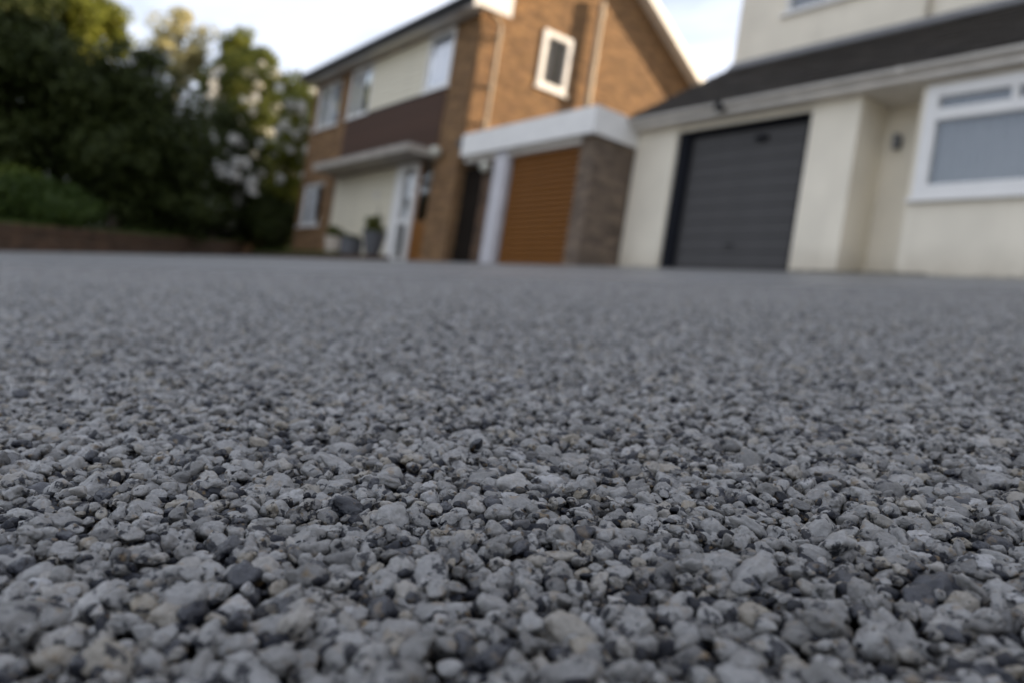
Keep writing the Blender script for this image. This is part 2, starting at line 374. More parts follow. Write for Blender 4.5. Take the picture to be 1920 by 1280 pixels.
def scatter(name, pts, scl, rot, idx, col, label):
    me = bpy.data.meshes.new(name); me.from_pydata(pts.tolist(), [], [])
    a = me.attributes.new('scl', 'FLOAT', 'POINT'); a.data.foreach_set('value', scl.astype(np.float32))
    a = me.attributes.new('rot', 'FLOAT_VECTOR', 'POINT'); a.data.foreach_set('vector', rot.astype(np.float32).ravel())
    a = me.attributes.new('idx', 'INT', 'POINT'); a.data.foreach_set('value', idx.astype(np.int32))
    me.materials.append(MAT['stone'])
    o = bpy.data.objects.new(name, me); COL.objects.link(o)
    ng = bpy.data.node_groups.new(name + '_nodes', 'GeometryNodeTree')
    ng.interface.new_socket('Geometry', in_out='INPUT', socket_type='NodeSocketGeometry')
    ng.interface.new_socket('Geometry', in_out='OUTPUT', socket_type='NodeSocketGeometry')
    N = ng.nodes.new; L = ng.links.new
    gi = N('NodeGroupInput'); go = N('NodeGroupOutput')
    ip = N('GeometryNodeInstanceOnPoints'); ci = N('GeometryNodeCollectionInfo')
    ci.inputs['Collection'].default_value = col; ci.inputs['Separate Children'].default_value = True; ci.inputs['Reset Children'].default_value = True
    def attr(nm, ty):
        n = N('GeometryNodeInputNamedAttribute'); n.data_type = ty; n.inputs['Name'].default_value = nm; return n.outputs['Attribute']
    ip.inputs['Pick Instance'].default_value = True
    L(gi.outputs[0], ip.inputs['Points']); L(ci.outputs[0], ip.inputs['Instance'])
    L(attr('idx', 'INT'), ip.inputs['Instance Index'])
    er = N('FunctionNodeEulerToRotation'); L(attr('rot', 'FLOAT_VECTOR'), er.inputs[0]); L(er.outputs[0], ip.inputs['Rotation'])
    L(attr('scl', 'FLOAT'), ip.inputs['Scale']); L(ip.outputs[0], go.inputs[0])
    md = o.modifiers.new('scatter', 'NODES'); md.node_group = ng
    nrm_ = Vector((CS, -SL, 1)).normalized(); o.rotation_mode = 'QUATERNION'; o.rotation_quaternion = Vector((0, 0, 1)).rotation_difference(nrm_)
    return tag(o, kind='stuff', label=label)

def in_view(P, far, side):
    D = P[:, 0] * FV.x + P[:, 1] * FV.y; C = P[:, 0] * RV.x + P[:, 1] * RV.y
    return D, (D > -0.35) & (D < far) & (np.abs(C) < 0.66 * np.maximum(D, 0) + side)

def stone_layer(name, pitch, zc, zj, s0, s1, far, side, seed, cols, label, near=None, keep=1.0, fade=None):
    rs = np.random.RandomState(seed)
    E = max(far * 1.35, 1.15); g = np.arange(-E, E, pitch); X, Y = np.meshgrid(g, g * 0.8660)
    X = X + (np.arange(X.shape[0]) % 2)[:, None] * pitch * 0.5
    P = np.stack([X.ravel(), Y.ravel()], axis=1)
    D, ok = in_view(P, far, side)
    if near is not None: ok &= D > near
    if fade: ok &= rs.rand(len(D)) > (D - fade) / (far - fade)
    P = P[ok]
    P += rs.normal(size=P.shape) * pitch * 0.27
    n = len(P)
    if keep < 1: P = P[rs.rand(n) < keep]; n = len(P)
    s = s0 * np.exp(rs.normal(size=n) * s1)
    s = np.clip(s, s0 * 0.45, s0 * 2.1)
    z = zc + rs.normal(size=n) * zj - (s - s0) * 0.55            # big stones sit deeper: trowelled level top
    rot = np.stack([rs.normal(size=n) * 0.35, rs.normal(size=n) * 0.35, rs.uniform(0, 6.283, n)], axis=1)
    flip = rs.rand(n) < 0.5; rot[flip, 0] += math.pi
    idx = rs.randint(0, len(cols.objects), n)
    pts = np.concatenate([P, z[:, None]], axis=1)
    return scatter(name, pts, s, rot, idx, cols, label)

fine = stone_variants(26, 4); chips = stone_variants(14, 3, 'chip')
coarse = stone_variants(14, 2); cchips = stone_variants(8, 1, 'chip')
stone_layer('resin_gravel', 0.0033, -0.0011, 0.00060, 0.00166, 0.34, 0.52, 0.52, 11, fine, 'pale grey and cream resin bound stones nearest the camera, each one sharp or softly blurred')
stone_layer('resin_gravel', 0.0028, -0.0015, 0.00055, 0.00105, 0.30, 0.52, 0.52, 12, chips, 'small dark chips of stone wedged between the pale ones of the nearest gravel', keep=0.95)
FAR = 2.3
stone_layer('resin_gravel', 0.0034, -0.0011, 0.00060, 0.00172, 0.30, FAR, 0.52, 13, coarse, 'grey resin bound stones of the drive just beyond the sharpest ones', near=0.52, fade=1.5)
stone_layer('resin_gravel', 0.0031, -0.0012, 0.00060, 0.00112, 0.30, 1.2, 0.52, 14, cchips, 'dark chips among the grey stones of the drive beyond the sharpest ones', near=0.52, fade=0.9, keep=0.7)

# ------------------------------------------------------------------ ground, drive, lawn
m = MB()
ys = [(-900, -3.48), (-20.0, -3.48), (9.65, 9.65*SL-0.15), (900, 9.65*SL-0.15)]
for (a, za), (b_, zb) in zip(ys, ys[1:]):
    m.quad((-900, a, za), (900, a, za), (900, b_, zb), (-900, b_, zb))
tag(m.build('ground', MAT['ground']), kind='structure')

from mathutils.geometry import tessellate_polygon
def wedge(far, side, back):                                # the patch of drive that is laid stone by stone
    out = []
    for D, C in ((-back, side), (0.0, side), (far, 0.66*far+side), (far, -0.66*far-side), (0.0, -side), (-back, -side)):
        p = FV*D + RV*C; out.append((p.x, p.y))
    return out
hole = wedge(1.48, 0.48, 0.32); outer = [(-29.5, -13), (16, -13), (16, 9.62), (-29.5, 9.62)]
allp = outer + hole; tri = tessellate_polygon([[Vector((x, y, 0)) for x, y in outer], [Vector((x, y, 0)) for x, y in hole]])
m = MB(); m.v = [(x, y, gz(y, x) - 0.0012) for x, y in allp]; m.f = [t if (Vector((*allp[t[1]], 0))-Vector((*allp[t[0]], 0))).cross(Vector((*allp[t[2]], 0))-Vector((*allp[t[0]], 0))).z > 0 else t[::-1] for t in tri]; m.c = [0.5]*len(tri)
tag(m.build('driveway', MAT['drive']), kind='structure')
m = MB(); m.quad(*[(x, y, gz(y, x)-0.0058) for x, y in ((-4, -1.2), (3, -1.2), (3, 4), (-4, 4))])
tag(m.build('dark_gap_sheet', MAT['base']), kind='structure')  # dark sheet added below the near stones to blacken the gaps between them

# low brick wall along the left of the drive and the lawn it holds back
WA = Vector((-10.6, -1.51, 0)); WB = Vector((-28.1, 8.64, 0)); wd = (WB - WA).normalized(); wn_ = Vector((-wd.y, wd.x, 0))
if wn_.y > 0: wn_ = -wn_                                   # away from the drive
m = MB()
P = [WA + wn_*0.2, WB + wn_*0.2, Vector((-60, 9.6, 0)), Vector((-60, 9.6, 0)), Vector((-60, -30, 0)), Vector((-14, -22, 0))]
P.pop(3); m.f.append(tuple(range(5))); m.c.append(0.5); m.v += [(p.x, p.y, gz(p.y, p.x)+0.34) for p in P]
tag(m.build('lawn', MAT['grassground']), kind='structure')

def course_wall(name, parent, O, ud, nd, length, z0, z1, matb, spans=None, th=0.1, seed=1, dz_of_u=None, bl=0.215, bh=0.065, j=0.010, base_of_u=None):
    """running-bond brickwork: one box per brick, joined; spans(z) -> list of (u0,u1)"""
    rs = random.Random(seed); m = MB(); O = Vector(O); ud = Vector(ud); nd = Vector(nd)
    k = 0; z = z0
    while z < z1 - 0.02:
        zt = min(z + bh, z1); zc = (z + zt) / 2
        for (a, b) in (spans(zc) if spans else [(0, length)]):
            u = a - (0.0 if k % 2 == 0 else (bl + j) / 2)
            while u < b - 0.01:
                ua = max(u, a); ub = min(u + bl, b)
                if ub - ua > 0.02:
                    pr = rs.uniform(0.0, 0.004)
                    q = [O + ud*ua + Vector((0,0,z)), O + ud*ub + Vector((0,0,z)), O + ud*ub + Vector((0,0,zt)), O + ud*ua + Vector((0,0,zt))]
                    if dz_of_u:
                        q = [p + Vector((0,0,dz_of_u(t))) for p, t in zip(q, (ua, ub, ub, ua))]
                    m.prism([p + nd*(0.008+pr) for p in q], -nd*(0.03+pr), rs.random())
                u += bl + j
        z += bh + j; k += 1
    o = m.build(name, matb, parent); o['kind'] = 'stuff'
    return o

lw = thing('low_brick_wall', (WA.x, WA.y, gz(WA.y)), 'low dark red brick retaining wall edging the drive in front of the dark hedge', 'wall')
ln = (WB - WA).length; slope_u = wd.y * SL - wd.x * CS
m = MB()
for i in range(1):
    q = [WA + wn_*0.03, WB + wn_*0.03, WB + wn_*0.2, WA + wn_*0.2]
    n = 0; m.v += [(p.x, p.y, gz(p.y, p.x)-0.1) for p in q] + [(p.x, p.y, gz(p.y, p.x)+0.36) for p in q]
    for f in ((0,3,2,1),(4,5,6,7),(0,1,5,4),(1,2,6,5),(2,3,7,6),(3,0,4,7)): m.f.append(f); m.c.append(0.5)
m.build('mortar_core', MAT['mortar'], lw)
course_wall('brickwork', lw, (WA.x + wn_.x*0.03, WA.y + wn_.y*0.03, gz(WA.y, WA.x)), wd, -wn_, ln, -0.02, 0.34, MAT['brickred'], seed=5, dz_of_u=lambda u: u*slope_u)
cap = MB(); cap.v = []; rs = random.Random(3); u = 0; cop = []
while u < ln:                                              # brick-on-edge coping, each one a part
    a = WA + wd*u; b = WA + wd*min(u+0.205, ln); h = rs.uniform(-0.004, 0.004)
    mm_ = MB(); q = [a - wn_*0.015, b - wn_*0.015, b + wn_*0.215, a + wn_*0.215]
    mm_.v = [(p.x, p.y, gz(p.y, p.x)+0.362+h) for p in q] + [(p.x, p.y, gz(p.y, p.x)+0.43+h) for p in q]
    for f in ((0,3,2,1),(4,5,6,7),(0,1,5,4),(1,2,6,5),(2,3,7,6),(3,0,4,7)): mm_.f.append(f); mm_.c.append(rs.random())
    mm_.build('coping_brick', MAT['brickred'], lw); u += 0.215

# grass on the lawn edge
def grass(name, sampler, n, h, seed, matg, label):
    rs = np.random.RandomState(seed); P = sampler(rs, n)
    a = rs.uniform(0, 6.283, n); w = 0.006 * rs.uniform(0.6, 1.5, n); hh = h * rs.uniform(0.5, 1.4, n)
    lean = rs.normal(size=(n, 2)) * h * 0.35
    v = np.zeros((n, 3, 3)); d = np.stack([np.cos(a)*w, np.sin(a)*w, 0*w], 1)
    v[:, 0] = P - d; v[:, 1] = P + d; v[:, 2] = P + np.stack([lean[:, 0], lean[:, 1], hh], 1)
    return numpy_mesh(name, v.reshape(-1, 3), 3, rs.rand(n), matg, label)
def numpy_mesh(name, V, k, tone, m, label=None):
    n = len(V) // k; me = bpy.data.meshes.new(name)
    me.vertices.add(len(V)); me.vertices.foreach_set('co', V.astype(np.float32).ravel())
    me.loops.add(len(V)); me.loops.foreach_set('vertex_index', np.arange(len(V), dtype=np.int32))
    me.polygons.add(n); me.polygons.foreach_set('loop_start', (np.arange(n)*k).astype(np.int32))
    at = me.attributes.new('tone', 'FLOAT', 'FACE'); at.data.foreach_set('value', tone.astype(np.float32))
    me.materials.append(m); me.update(calc_edges=True); me.validate()
    o = bpy.data.objects.new(name, me); COL.objects.link(o)
    if label: o['label'] = label
    return o
MAT['grass'] = leafmat('grass_blade', (0.035, 0.060, 0.012), (0.085, 0.115, 0.028), 0.3)
def lawn_s(rs, n):
    u = rs.uniform(0, 1, n) * (ln + 6); w = 0.19 + rs.exponential(0.7, n)
    p = np.array([WA.x, WA.y])[None] + u[:, None]*np.array([wd.x, wd.y]) + w[:, None]*np.array([wn_.x, wn_.y])
    return np.stack([p[:, 0], p[:, 1], gz(p[:, 1], p[:, 0]) + 0.34], 1)
tag(grass('lawn_grass', lawn_s, 70000, 0.15, 4, MAT['grass'], 'dark green grass behind the low brick wall'), kind='stuff')

# ------------------------------------------------------------------ windows
def window(parent, axis, plane, a0, a1, z0, z1, fw=0.07, bars=(), transom=None, curtain='curtaingrey', sill=True, cover=1.0, inset=0.0, name='window'):
    """a window in the plane Y=plane (axis 'Y', front towards -Y) or X=plane (axis 'X', front towards +X)"""
    s = -1 if axis == 'Y' else 1
    def bx(m, u0, u1, d0, d1, w0, w1):                    # d: depth outwards
        p0, p1 = plane + s*d0, plane + s*d1
        if axis == 'Y': m.box(u0, u1, p0, p1, w0, w1)
        else: m.box(p0, p1, u0, u1, w0, w1)
    i = -inset
    m = MB()
    bx(m, a0, a0+fw, i-0.06, i+0.02, z0, z1); bx(m, a1-fw, a1, i-0.06, i+0.02, z0, z1)
    bx(m, a0+fw, a1-fw, i-0.06, i+0.02, z1-fw, z1); bx(m, a0+fw, a1-fw, i-0.06, i+0.02, z0, z0+fw)
    w = reg(m.build(name, MAT['upvc'], parent, bevel=0.006))
    top = z1 - fw
    if transom:
        m = MB(); bx(m, a0+fw+.002, a1-fw-.002, i-0.055, i+0.024, transom[0], transom[1]); m.build('transom', MAT['upvc'], w, bevel=0.005)
    for b in bars:
        zb0, zb1 = (b[1], b[2]) if len(b) > 2 else (z0+fw, z1-fw)
        m = MB(); bx(m, b[0]-0.035, b[0]+0.035, i-0.055, i+0.022, zb0, zb1); m.build('mullion', MAT['upvc'], w, bevel=0.005)
    m = MB(); bx(m, a0+fw-.01, a1-fw+.01, i-0.034, i-0.026, z0+fw-.01, z1-fw+.01); m.build('pane', MAT['glass'], w)
    c1 = a0 + (a1-a0)*cover
    m = MB(); bx(m, a0+0.02, a1-0.02, i-0.80, i-0.78, z0-0.1, z1+0.1); m.build('room_shade', MAT['room'], w)
    m = MB(); k = max(3, int((c1-a0)/0.10)); u = a0+0.01
    if curtain:
        for q in range(k):                                 # folded curtain
            u0 = a0+0.02+(c1-a0-.04)*q/k; u1 = a0+0.02+(c1-a0-.04)*(q+1)/k; d = -0.16 if q % 2 else -0.13; d2 = -0.13 if q % 2 else -0.16
            A = (u0, d); B = (u1, d2)
            f = lambda u, d, z: (u, plane+s*(i+d), z) if axis == 'Y' else (plane+s*(i+d), u, z)
            m.quad(f(u0, d, z0-.05), f(u1, d2, z0-.05), f(u1, d2, z1+.05), f(u0, d, z1+.05))
        m.build('curtain', MAT[curtain], w)
    if sill:
        m = MB(); bx(m, a0-0.05, a1+0.05, i-0.02, 0.07, z0-0.05, z0-0.002); m.build('sill', MAT['upvc'], w, bevel=0.006)
    return w

def globe_lamp(parent, x, y, z, r, name='wall_lamp', face='Y'):
    m = MB(); prof = [(0.001, z-r)] + [(r*math.sin(t), z-r*math.cos(t)) for t in np.linspace(0.2, 2.94, 12)] + [(0.001, z+r)]
    m.lathe(prof, x, y, 18)
    o = reg(m.build(name, MAT['lampglass'], parent, smooth=True))
    m = MB(); m.box(x-0.045, x+0.045, y+r*0.7, y+r*1.25, z-0.06, z+0.06); m.build('bracket', MAT['black'], o, bevel=0.004)
    return o

# ------------------------------------------------------------------ brick house
Z0 = 1.35; FY = 8.6; GX = -15.0; BX = -24.35; EY = 15.6; RY = 12.1; EZ = 7.15; PIT = 0.64
bh_ = thing('brick_house', ((GX+BX)/2, 12.1, 1.42), 'two storey orange brown brick house, gable sunlit, brown boards across its front', 'house')
# wall bodies (mortar) with openings: front wall in slabs
fo = [(-24.05, -22.3, 5.45, 6.82), (-21.6, -15.98, 4.15, 6.86), (-21.72, -16.05, Z0, 3.84), (-24.1, -22.5, 2.5, 3.78)]   # openings in the brick face
def front_spans(z):
    cuts = sorted([(a, b) for a, b, z0, z1 in fo if z0 <= z <= z1]); out = []; u = BX
    for a, b in cuts:
        if a > u: out.append((u - BX, a - BX))
        u = max(u, b)
    if u < GX: out.append((u - BX, GX - BX))
    return out
def body_from_spans(m, spans_at, zs, lo, axis, plane, th):
    for za, zb in zip(zs, zs[1:]):
        for a, b in spans_at((za+zb)/2):
            if axis == 'Y': m.box(lo+a, lo+b, plane, plane+th, za, zb)
            else: m.box(plane-th, plane, lo+a, lo+b, za, zb)
zs = sorted({Z0-0.4, 6.95} | {z for o_ in fo for z in o_[2:] if z > Z0})
m = MB(); body_from_spans(m, front_spans, zs, BX, 'Y', FY, 0.28)
m.box(BX, GX-0.001, EY-0.28, EY, Z0-0.4, 6.95); m.box(BX, BX+0.28, FY+0.28, EY-0.28, Z0-0.4, 6.95)
m.build('wall', MAT['mortar'], bh_)
course_wall('brickwork', bh_, (BX, FY, 0), (1, 0, 0), (0, -1, 0), GX-BX, Z0-0.1, 6.93, MAT['brick'], front_spans, seed=2)
# gable wall
gw = (10.27, 11.13, 5.88, 7.18)
def gz_top(y): return EZ + PIT*3.5 - PIT*abs(y-RY)
def gable_spans(z):
    hw = (EZ + PIT*3.5 - z)/PIT
    a, b = max(FY, RY-hw), min(EY, RY+hw)
    if b <= a: return []
    if gw[2] <= z <= gw[3]:
        return [(max(a, FY)-FY, gw[0]-FY), (gw[1]-FY, b-FY)]
    return [(a-FY, b-FY)]
course_wall('brickwork', bh_, (GX, FY, 0), (0, 1, 0), (1, 0, 0), EY-FY, Z0-0.1, 9.35, MAT['brick'], gable_spans, seed=3)
m = MB()
m.box(GX-0.28, GX, FY+0.281, gw[0], Z0-0.4, 6.9); m.box(GX-0.28, GX, gw[1], EY, Z0-0.4, 6.9)
m.box(GX-0.28, GX, gw[0], gw[1], Z0-0.4, gw[2]); m.box(GX-0.28, GX, FY, FY+0.281, 6.951, 7.1)
m.prism([(GX, FY, 6.9), (GX, gw[0], 6.9), (GX, gw[0], gz_top(gw[0])), (GX, FY, gz_top(FY))], (-0.28, 0, 0))
m.prism([(GX, gw[0], gw[3]), (GX, gw[1], gw[3]), (GX, gw[1], gz_top(gw[1])), (GX, gw[0], gz_top(gw[0]))], (-0.28, 0, 0))
m.prism([(GX, gw[1], 6.9), (GX, EY, 6.9), (GX, EY, gz_top(EY)), (GX, RY, gz_top(RY)), (GX, gw[1], gz_top(gw[1]))], (-0.28, 0, 0))
m.build('gable_wall', MAT['mortar'], bh_)
# roof slopes, bargeboards, soffit, gutter
OV = 0.35
for s in (-1, 1):
    ye = RY + s*3.92
    m = MB()
    zt = EZ + PIT*3.5 + 0.10
    m.prism([(GX+OV-0.02, RY, zt), (GX+OV-0.02, ye, zt-PIT*3.92), (GX+OV-0.02, ye, zt-PIT*3.92+0.11), (GX+OV-0.02, RY, zt+0.11)], (BX-GX-2*OV+0.04, 0, 0))
    r_ = m.build('roof_slope', MAT['tile'], bh_)
    m = MB()
    m.prism([(GX+OV, RY, zt-0.17), (GX+OV, ye, zt-PIT*3.92-0.17), (GX+OV, ye, zt-PIT*3.92+0.07), (GX+OV, RY, zt+0.07)], (0.025, 0, 0))
    m.build('bargeboard', MAT['white'], bh_)
    m = MB()
    m.prism([(GX+0.02, RY, zt-0.13), (GX+0.02, ye, zt-PIT*3.92-0.13), (GX+0.02, ye, zt-PIT*3.92-0.11), (GX+0.02, RY, zt-0.11)], (OV-0.022, 0, 0))
    m.build('verge_soffit', MAT['fascia'], bh_)
    if s > 0: continue
    m = MB()                                                # box end at the eaves
    yb = RY + s*3.5
    m.prism([(GX+OV-0.03, yb - s*0.55, 6.93), (GX+OV-0.03, ye, 6.90), (GX+OV-0.03, ye, zt-PIT*3.92-0.05), (GX+OV-0.03, yb - s*0.55, zt-PIT*2.95-0.14)], (0.02, 0, 0))
    m.build('eaves_box_end', MAT['white'], bh_)
m = MB(); m.box(BX-0.2, GX+OV-0.05, FY-0.40, FY-0.012, 6.93, 6.95); m.build('soffit', MAT['fascia'], bh_)
m = MB(); m.box(BX-0.2, GX+OV-0.05, FY-0.425, FY-0.402, 6.90, 7.08); m.build('fascia_board', MAT['gutter'], bh_)
m = MB(); m.tube([(BX-0.25, FY-0.49, 7.06), (GX+OV, FY-0.49, 7.06)], 0.058, 12); m.build('gutter', MAT['gutter'], bh_, smooth=False)
# gable pipes
px_ = GX + 0.17
m = MB(); m.tube([(px_+0.05, FY-0.42, 7.02), (px_, FY-0.15, 6.98), (px_, 8.93, 6.86), (px_, 9.02, 6.70), (px_, 9.02, 4.32), (px_+0.06, 9.08, 4.24)], 0.045, 12)
p1 = reg(m.build('downpipe', MAT['pipe'], bh_, smooth=True))
for z in (6.5, 5.4, 4.6):
    m = MB(); m.box(GX+0.005, px_+0.05, 8.95, 9.09, z, z+0.04); m.build('pipe_clip', MAT['pipe'], p1)
m = MB(); m.tube([(px_, 11.70, 4.10), (px_, 11.70, 8.28)], 0.075, 14)
p2 = reg(m.build('soil_pipe', MAT['pipe'], bh_, smooth=True))
for z in (7.9, 6.9, 5.9, 4.9):
    m = MB(); m.tube([(px_, 11.70, z), (px_, 11.70, z+0.09)], 0.087, 14); m.build('pipe_collar', MAT['pipe'], p2)
window(bh_, 'X', GX, gw[0], gw[1], gw[2], gw[3], fw=0.13, curtain='curtaingrey', inset=-0.03, cover=0.5)
# front windows
window(bh_, 'Y', FY, -24.05, -22.3, 5.45, 6.82, fw=0.08, bars=((-23.2,),), curtain='curtain', inset=0.05)
window(bh_, 'Y', FY, -21.58, -20.2, 5.47, 6.84, fw=0.08, bars=((-20.95,),), curtain='curtain', cover=0.48, inset=0.0)
window(bh_, 'Y', FY, -17.16, -15.98, 5.50, 6.86, fw=0.09, curtain='curtain', inset=0.0)
window(bh_, 'Y', FY, -24.1, -22.5, 2.50, 3.78, fw=0.08, bars=((-23.35,),), curtain='curtain', cover=0.5, inset=0.05)
# cream weatherboards, upper panel
m = MB(); m.box(-21.6, -15.99, FY+0.03, FY+0.07, 4.15, 5.46); m.box(-20.2, -17.16, FY+0.03, FY+0.07, 5.46, 6.86); m.build('cladding_backing', MAT['darkwood'], bh_)
z = 5.50
m0 = MB(); m0.prism([(-20.19, FY+0.028, 0), (-20.19, FY-0.022, 0), (-20.19, FY-0.004, 0.148), (-20.19, FY+0.028, 0.148)], (3.02, 0, 0), 0.5)
mb = m0.mesh('cladding_board', MAT['creamboard'])
for i in range(9):
    o = bpy.data.objects.new('cladding_board', mb); COL.objects.link(o); attach(o, bh_); o.location = (0, 0, z + i*0.151)
# brown vertical boards
m0 = MB(); m0.box(0, 0.142, FY-0.028, FY+0.028, 4.16, 5.44); mb = m0.mesh('brown_board', MAT['brown'])
for i in range(37):
    o = bpy.data.objects.new('brown_board', mb); COL.objects.link(o); attach(o, bh_); o.location = (-21.58 + i*0.151, -0.004*(i % 3 == 1), 0)
m = MB(); m.box(-21.6, -15.98, FY-0.05, FY-0.001, 5.441, 5.468); m.build('drip_board', MAT['gutter'], bh_)
# lower cream boards
m0 = MB(); m0.prism([(-21.70, FY+0.10, 0), (-21.70, FY+0.02, 0), (-21.70, FY+0.045, 0.148), (-21.70, FY+0.10, 0.148)], (3.85, 0, 0), 0.5)
mb = m0.mesh('cladding_board', MAT['creamboard'])
for i in range(16):
    o = bpy.data.objects.new('cladding_board', mb); COL.objects.link(o); attach(o, bh_); o.location = (0, 0, 1.42 + i*0.151)
m = MB(); m.box(-21.72, -17.85, FY+0.102, FY+0.14, Z0, 3.84); m.build('cladding_backing', MAT['darkwood'], bh_)
m = MB(); m.box(-19.0, -18.75, FY+0.005, FY+0.02, 3.1, 3.25); m.build('house_plate', MAT['fascia'], bh_)
# entrance: white framed side light and an orange brown door
en = thing('entrance', (0, 0, 0), None, None); 
bpy.data.objects.remove(en); 
m = MB()
for a, b in ((-17.84, -17.46), (-16.94, -16.78)): m.box(a, b, FY-0.02, FY+0.14, 1.42, 3.82)
m.box(-17.46, -16.94, FY-0.015, FY+0.13, 3.70, 3.82); m.box(-17.46, -16.94, FY-0.015, FY+0.13, 2.38, 2.50); m.box(-17.46, -16.94, FY-0.015, FY+0.13, 1.42, 1.55)
sl = reg(m.build('side_light', MAT['upvc'], bh_, bevel=0.006))
m = MB(); m.box(-17.46, -16.94, FY+0.06, FY+0.068, 1.50, 3.75); m.build('pane', MAT['glass'], sl)
m = MB(); m.box(-17.5, -16.9, FY+0.9, FY+0.92, 1.40, 3.85); m.build('room_shade', MAT['room'], sl)
m = MB(); m.box(-16.775, -16.06, FY+0.05, FY+0.10, 1.42, 2.45); m.box(-16.775, -16.68, FY+0.05, FY+0.10, 2.45, 3.8); m.box(-16.15, -16.06, FY+0.05, FY+0.10, 2.45, 3.8)
dr = reg(m.build('front_door', MAT['orange'], bh_, bevel=0.006))
m = MB(); m.box(-16.68, -16.15, FY+0.07, FY+0.078, 2.45, 3.8); m.build('pane', MAT['glass'], dr)
m = MB(); m.box(-16.9, -16.0, FY+0.95, FY+0.97, 1.40, 3.85); m.build('room_shade', MAT['room'], dr)
m = MB(); m.tube([(-16.22, FY+0.049, 2.38), (-16.22, FY+0.0, 2.38), (-16.30, FY+0.0, 2.38)], 0.012, 8); m.build('handle', MAT['pipe'], dr)
m = MB(); m.box(-17.9, -16.9, FY-0.50, FY-0.012, Z0-0.2, 1.50); m.build('doorstep', MAT['white'], bh_, bevel=0.01)
# canopy
m = MB(); m.box(-21.75, -16.1, 7.90, FY-0.014, 3.86, 4.04)
cn = reg(m.build('canopy', MAT['canopy'], bh_, bevel=0.01))
m = MB(); m.box(-21.72, -16.13, 7.93, FY-0.02, 4.041, 4.06); m.build('roof_felt', MAT['felt'], cn)
globe_lamp(bh_, -15.78, FY-0.17, 3.92, 0.135)

# ------------------------------------------------------------------ brick garage between the houses
GY = 8.62; gx0, gx1 = -14.95, -10.52
bg_ = thing('brick_garage', (-12.7, 9.4, 1.43), 'small flat roofed brick garage with white fascia and orange brown roller door', 'garage')
m = MB(); m.box(-14.72, -10.44, 8.46, 8.50, 3.72, 4.19)
m.box(-10.48, -10.44, 8.501, 12.4, 3.72, 4.19)
m.build('fascia', MAT['white'], bg_, bevel=0.006)
MB().box(-14.985, -10.77, 12.1, 12.3, 1.3, 3.979).build('unseen_back_wall', MAT['mortar'], bg_)  # out of view, added to stop low sun coming in under the roof
MB().box(-13.40, -13.20, 8.90, 12.09, 1.3, 3.979).build('sun_blocking_wall', MAT['mortar'], bg_)  # unseen wall added to keep sunlight off the passage
m = MB(); m.box(-14.985, -10.485, 8.501, 12.4, 3.98, 4.14); m.build('roof', MAT['felt'], bg_)
m = MB(); m.box(-14.72, -10.485, 8.501, 8.60, 3.74, 3.77); m.box(-14.72,-10.9, 8.60, 8.74, 3.62, 3.77); m.build('soffit', MAT['fascia'], bg_)
m = MB(); m.box(-13.50, -13.08, 8.56, 8.72, 1.32, 3.738); m.build('white_pier', MAT['pier'], bg_, bevel=0.008)
MB().box(-13.92, -13.56, GY, GY+0.24, 1.3, 3.74).build('wall', MAT['mortar'], bg_)
m = MB(); m.box(-10.90, gx1, GY, GY+0.24, 1.3, 3.98); m.box(gx1-0.24, gx1, GY+0.241, 12.3, 1.3, 3.98)
m.build('wall', MAT['mortar'], bg_)
course_wall('brickwork', bg_, (-13.92, GY, 0), (1, 0, 0), (0, -1, 0), 3.4, 1.32, 3.72, MAT['brickred'], lambda z: [(0, 0.36)], seed=21)
course_wall('brickwork', bg_, (-10.90, GY, 0), (1, 0, 0), (0, -1, 0), 0.38, 1.32, 3.72, MAT['brickdull'], seed=22)
course_wall('brickwork', bg_, (gx1, GY, 0), (0, 1, 0), (1, 0, 0), 1.0, 1.32, 3.72, MAT['brickdull'], seed=23)
# roller door slats
m0 = MB(); y = GY+0.10
m0.prism([(-13.03, y+0.004, 0.0), (-13.03, y-0.020, 0.008), (-13.03, y-0.030, 0.04), (-13.03, y-0.026, 0.068), (-13.03, y+0.004, 0.084), (-13.03, y+0.015, 0.084), (-13.03, y+0.015, 0.0)], (2.125, 0, 0))
mb = m0.mesh('slat', MAT['orange'])
rd = reg(MB().box(-13.035, -10.905, y+0.02, y+0.04, 1.35, 3.62).build('roller_door', MAT['orange'], bg_))
for i in range(22):
    o = bpy.data.objects.new('slat', mb); COL.objects.link(o); o.parent = rd; o.location = (0, 0, 1.40 + i*0.102)
m = MB(); m.box(-12.2, -11.7, y-0.03, y-0.017, 1.95, 1.98); 
# gate in the passage
m0 = MB(); m0.box(0, 0.098, 8.80, 8.822, 1.36, 3.55); mb = m0.mesh('gate_board', MAT['darkwood'])
gt = thing('passage_gate', (-14.4, 8.8, 1.44), 'tall near black boarded gate in the passage between the brick house and the white pier', 'gate')
for i in range(10):
    o = bpy.data.objects.new('gate_board', mb); COL.objects.link(o); attach(o, gt); o.location = (-14.97 + i*0.103, -0.003*(i % 2), 0)
for zr in (1.7, 3.2): MB().box(-14.97, -13.94, 8.824, 8.87, zr, zr+.1).build('gate_rail', MAT['darkwood'], gt)
globe_lamp(bg_, -13.72, GY-0.13, 3.42, 0.11)

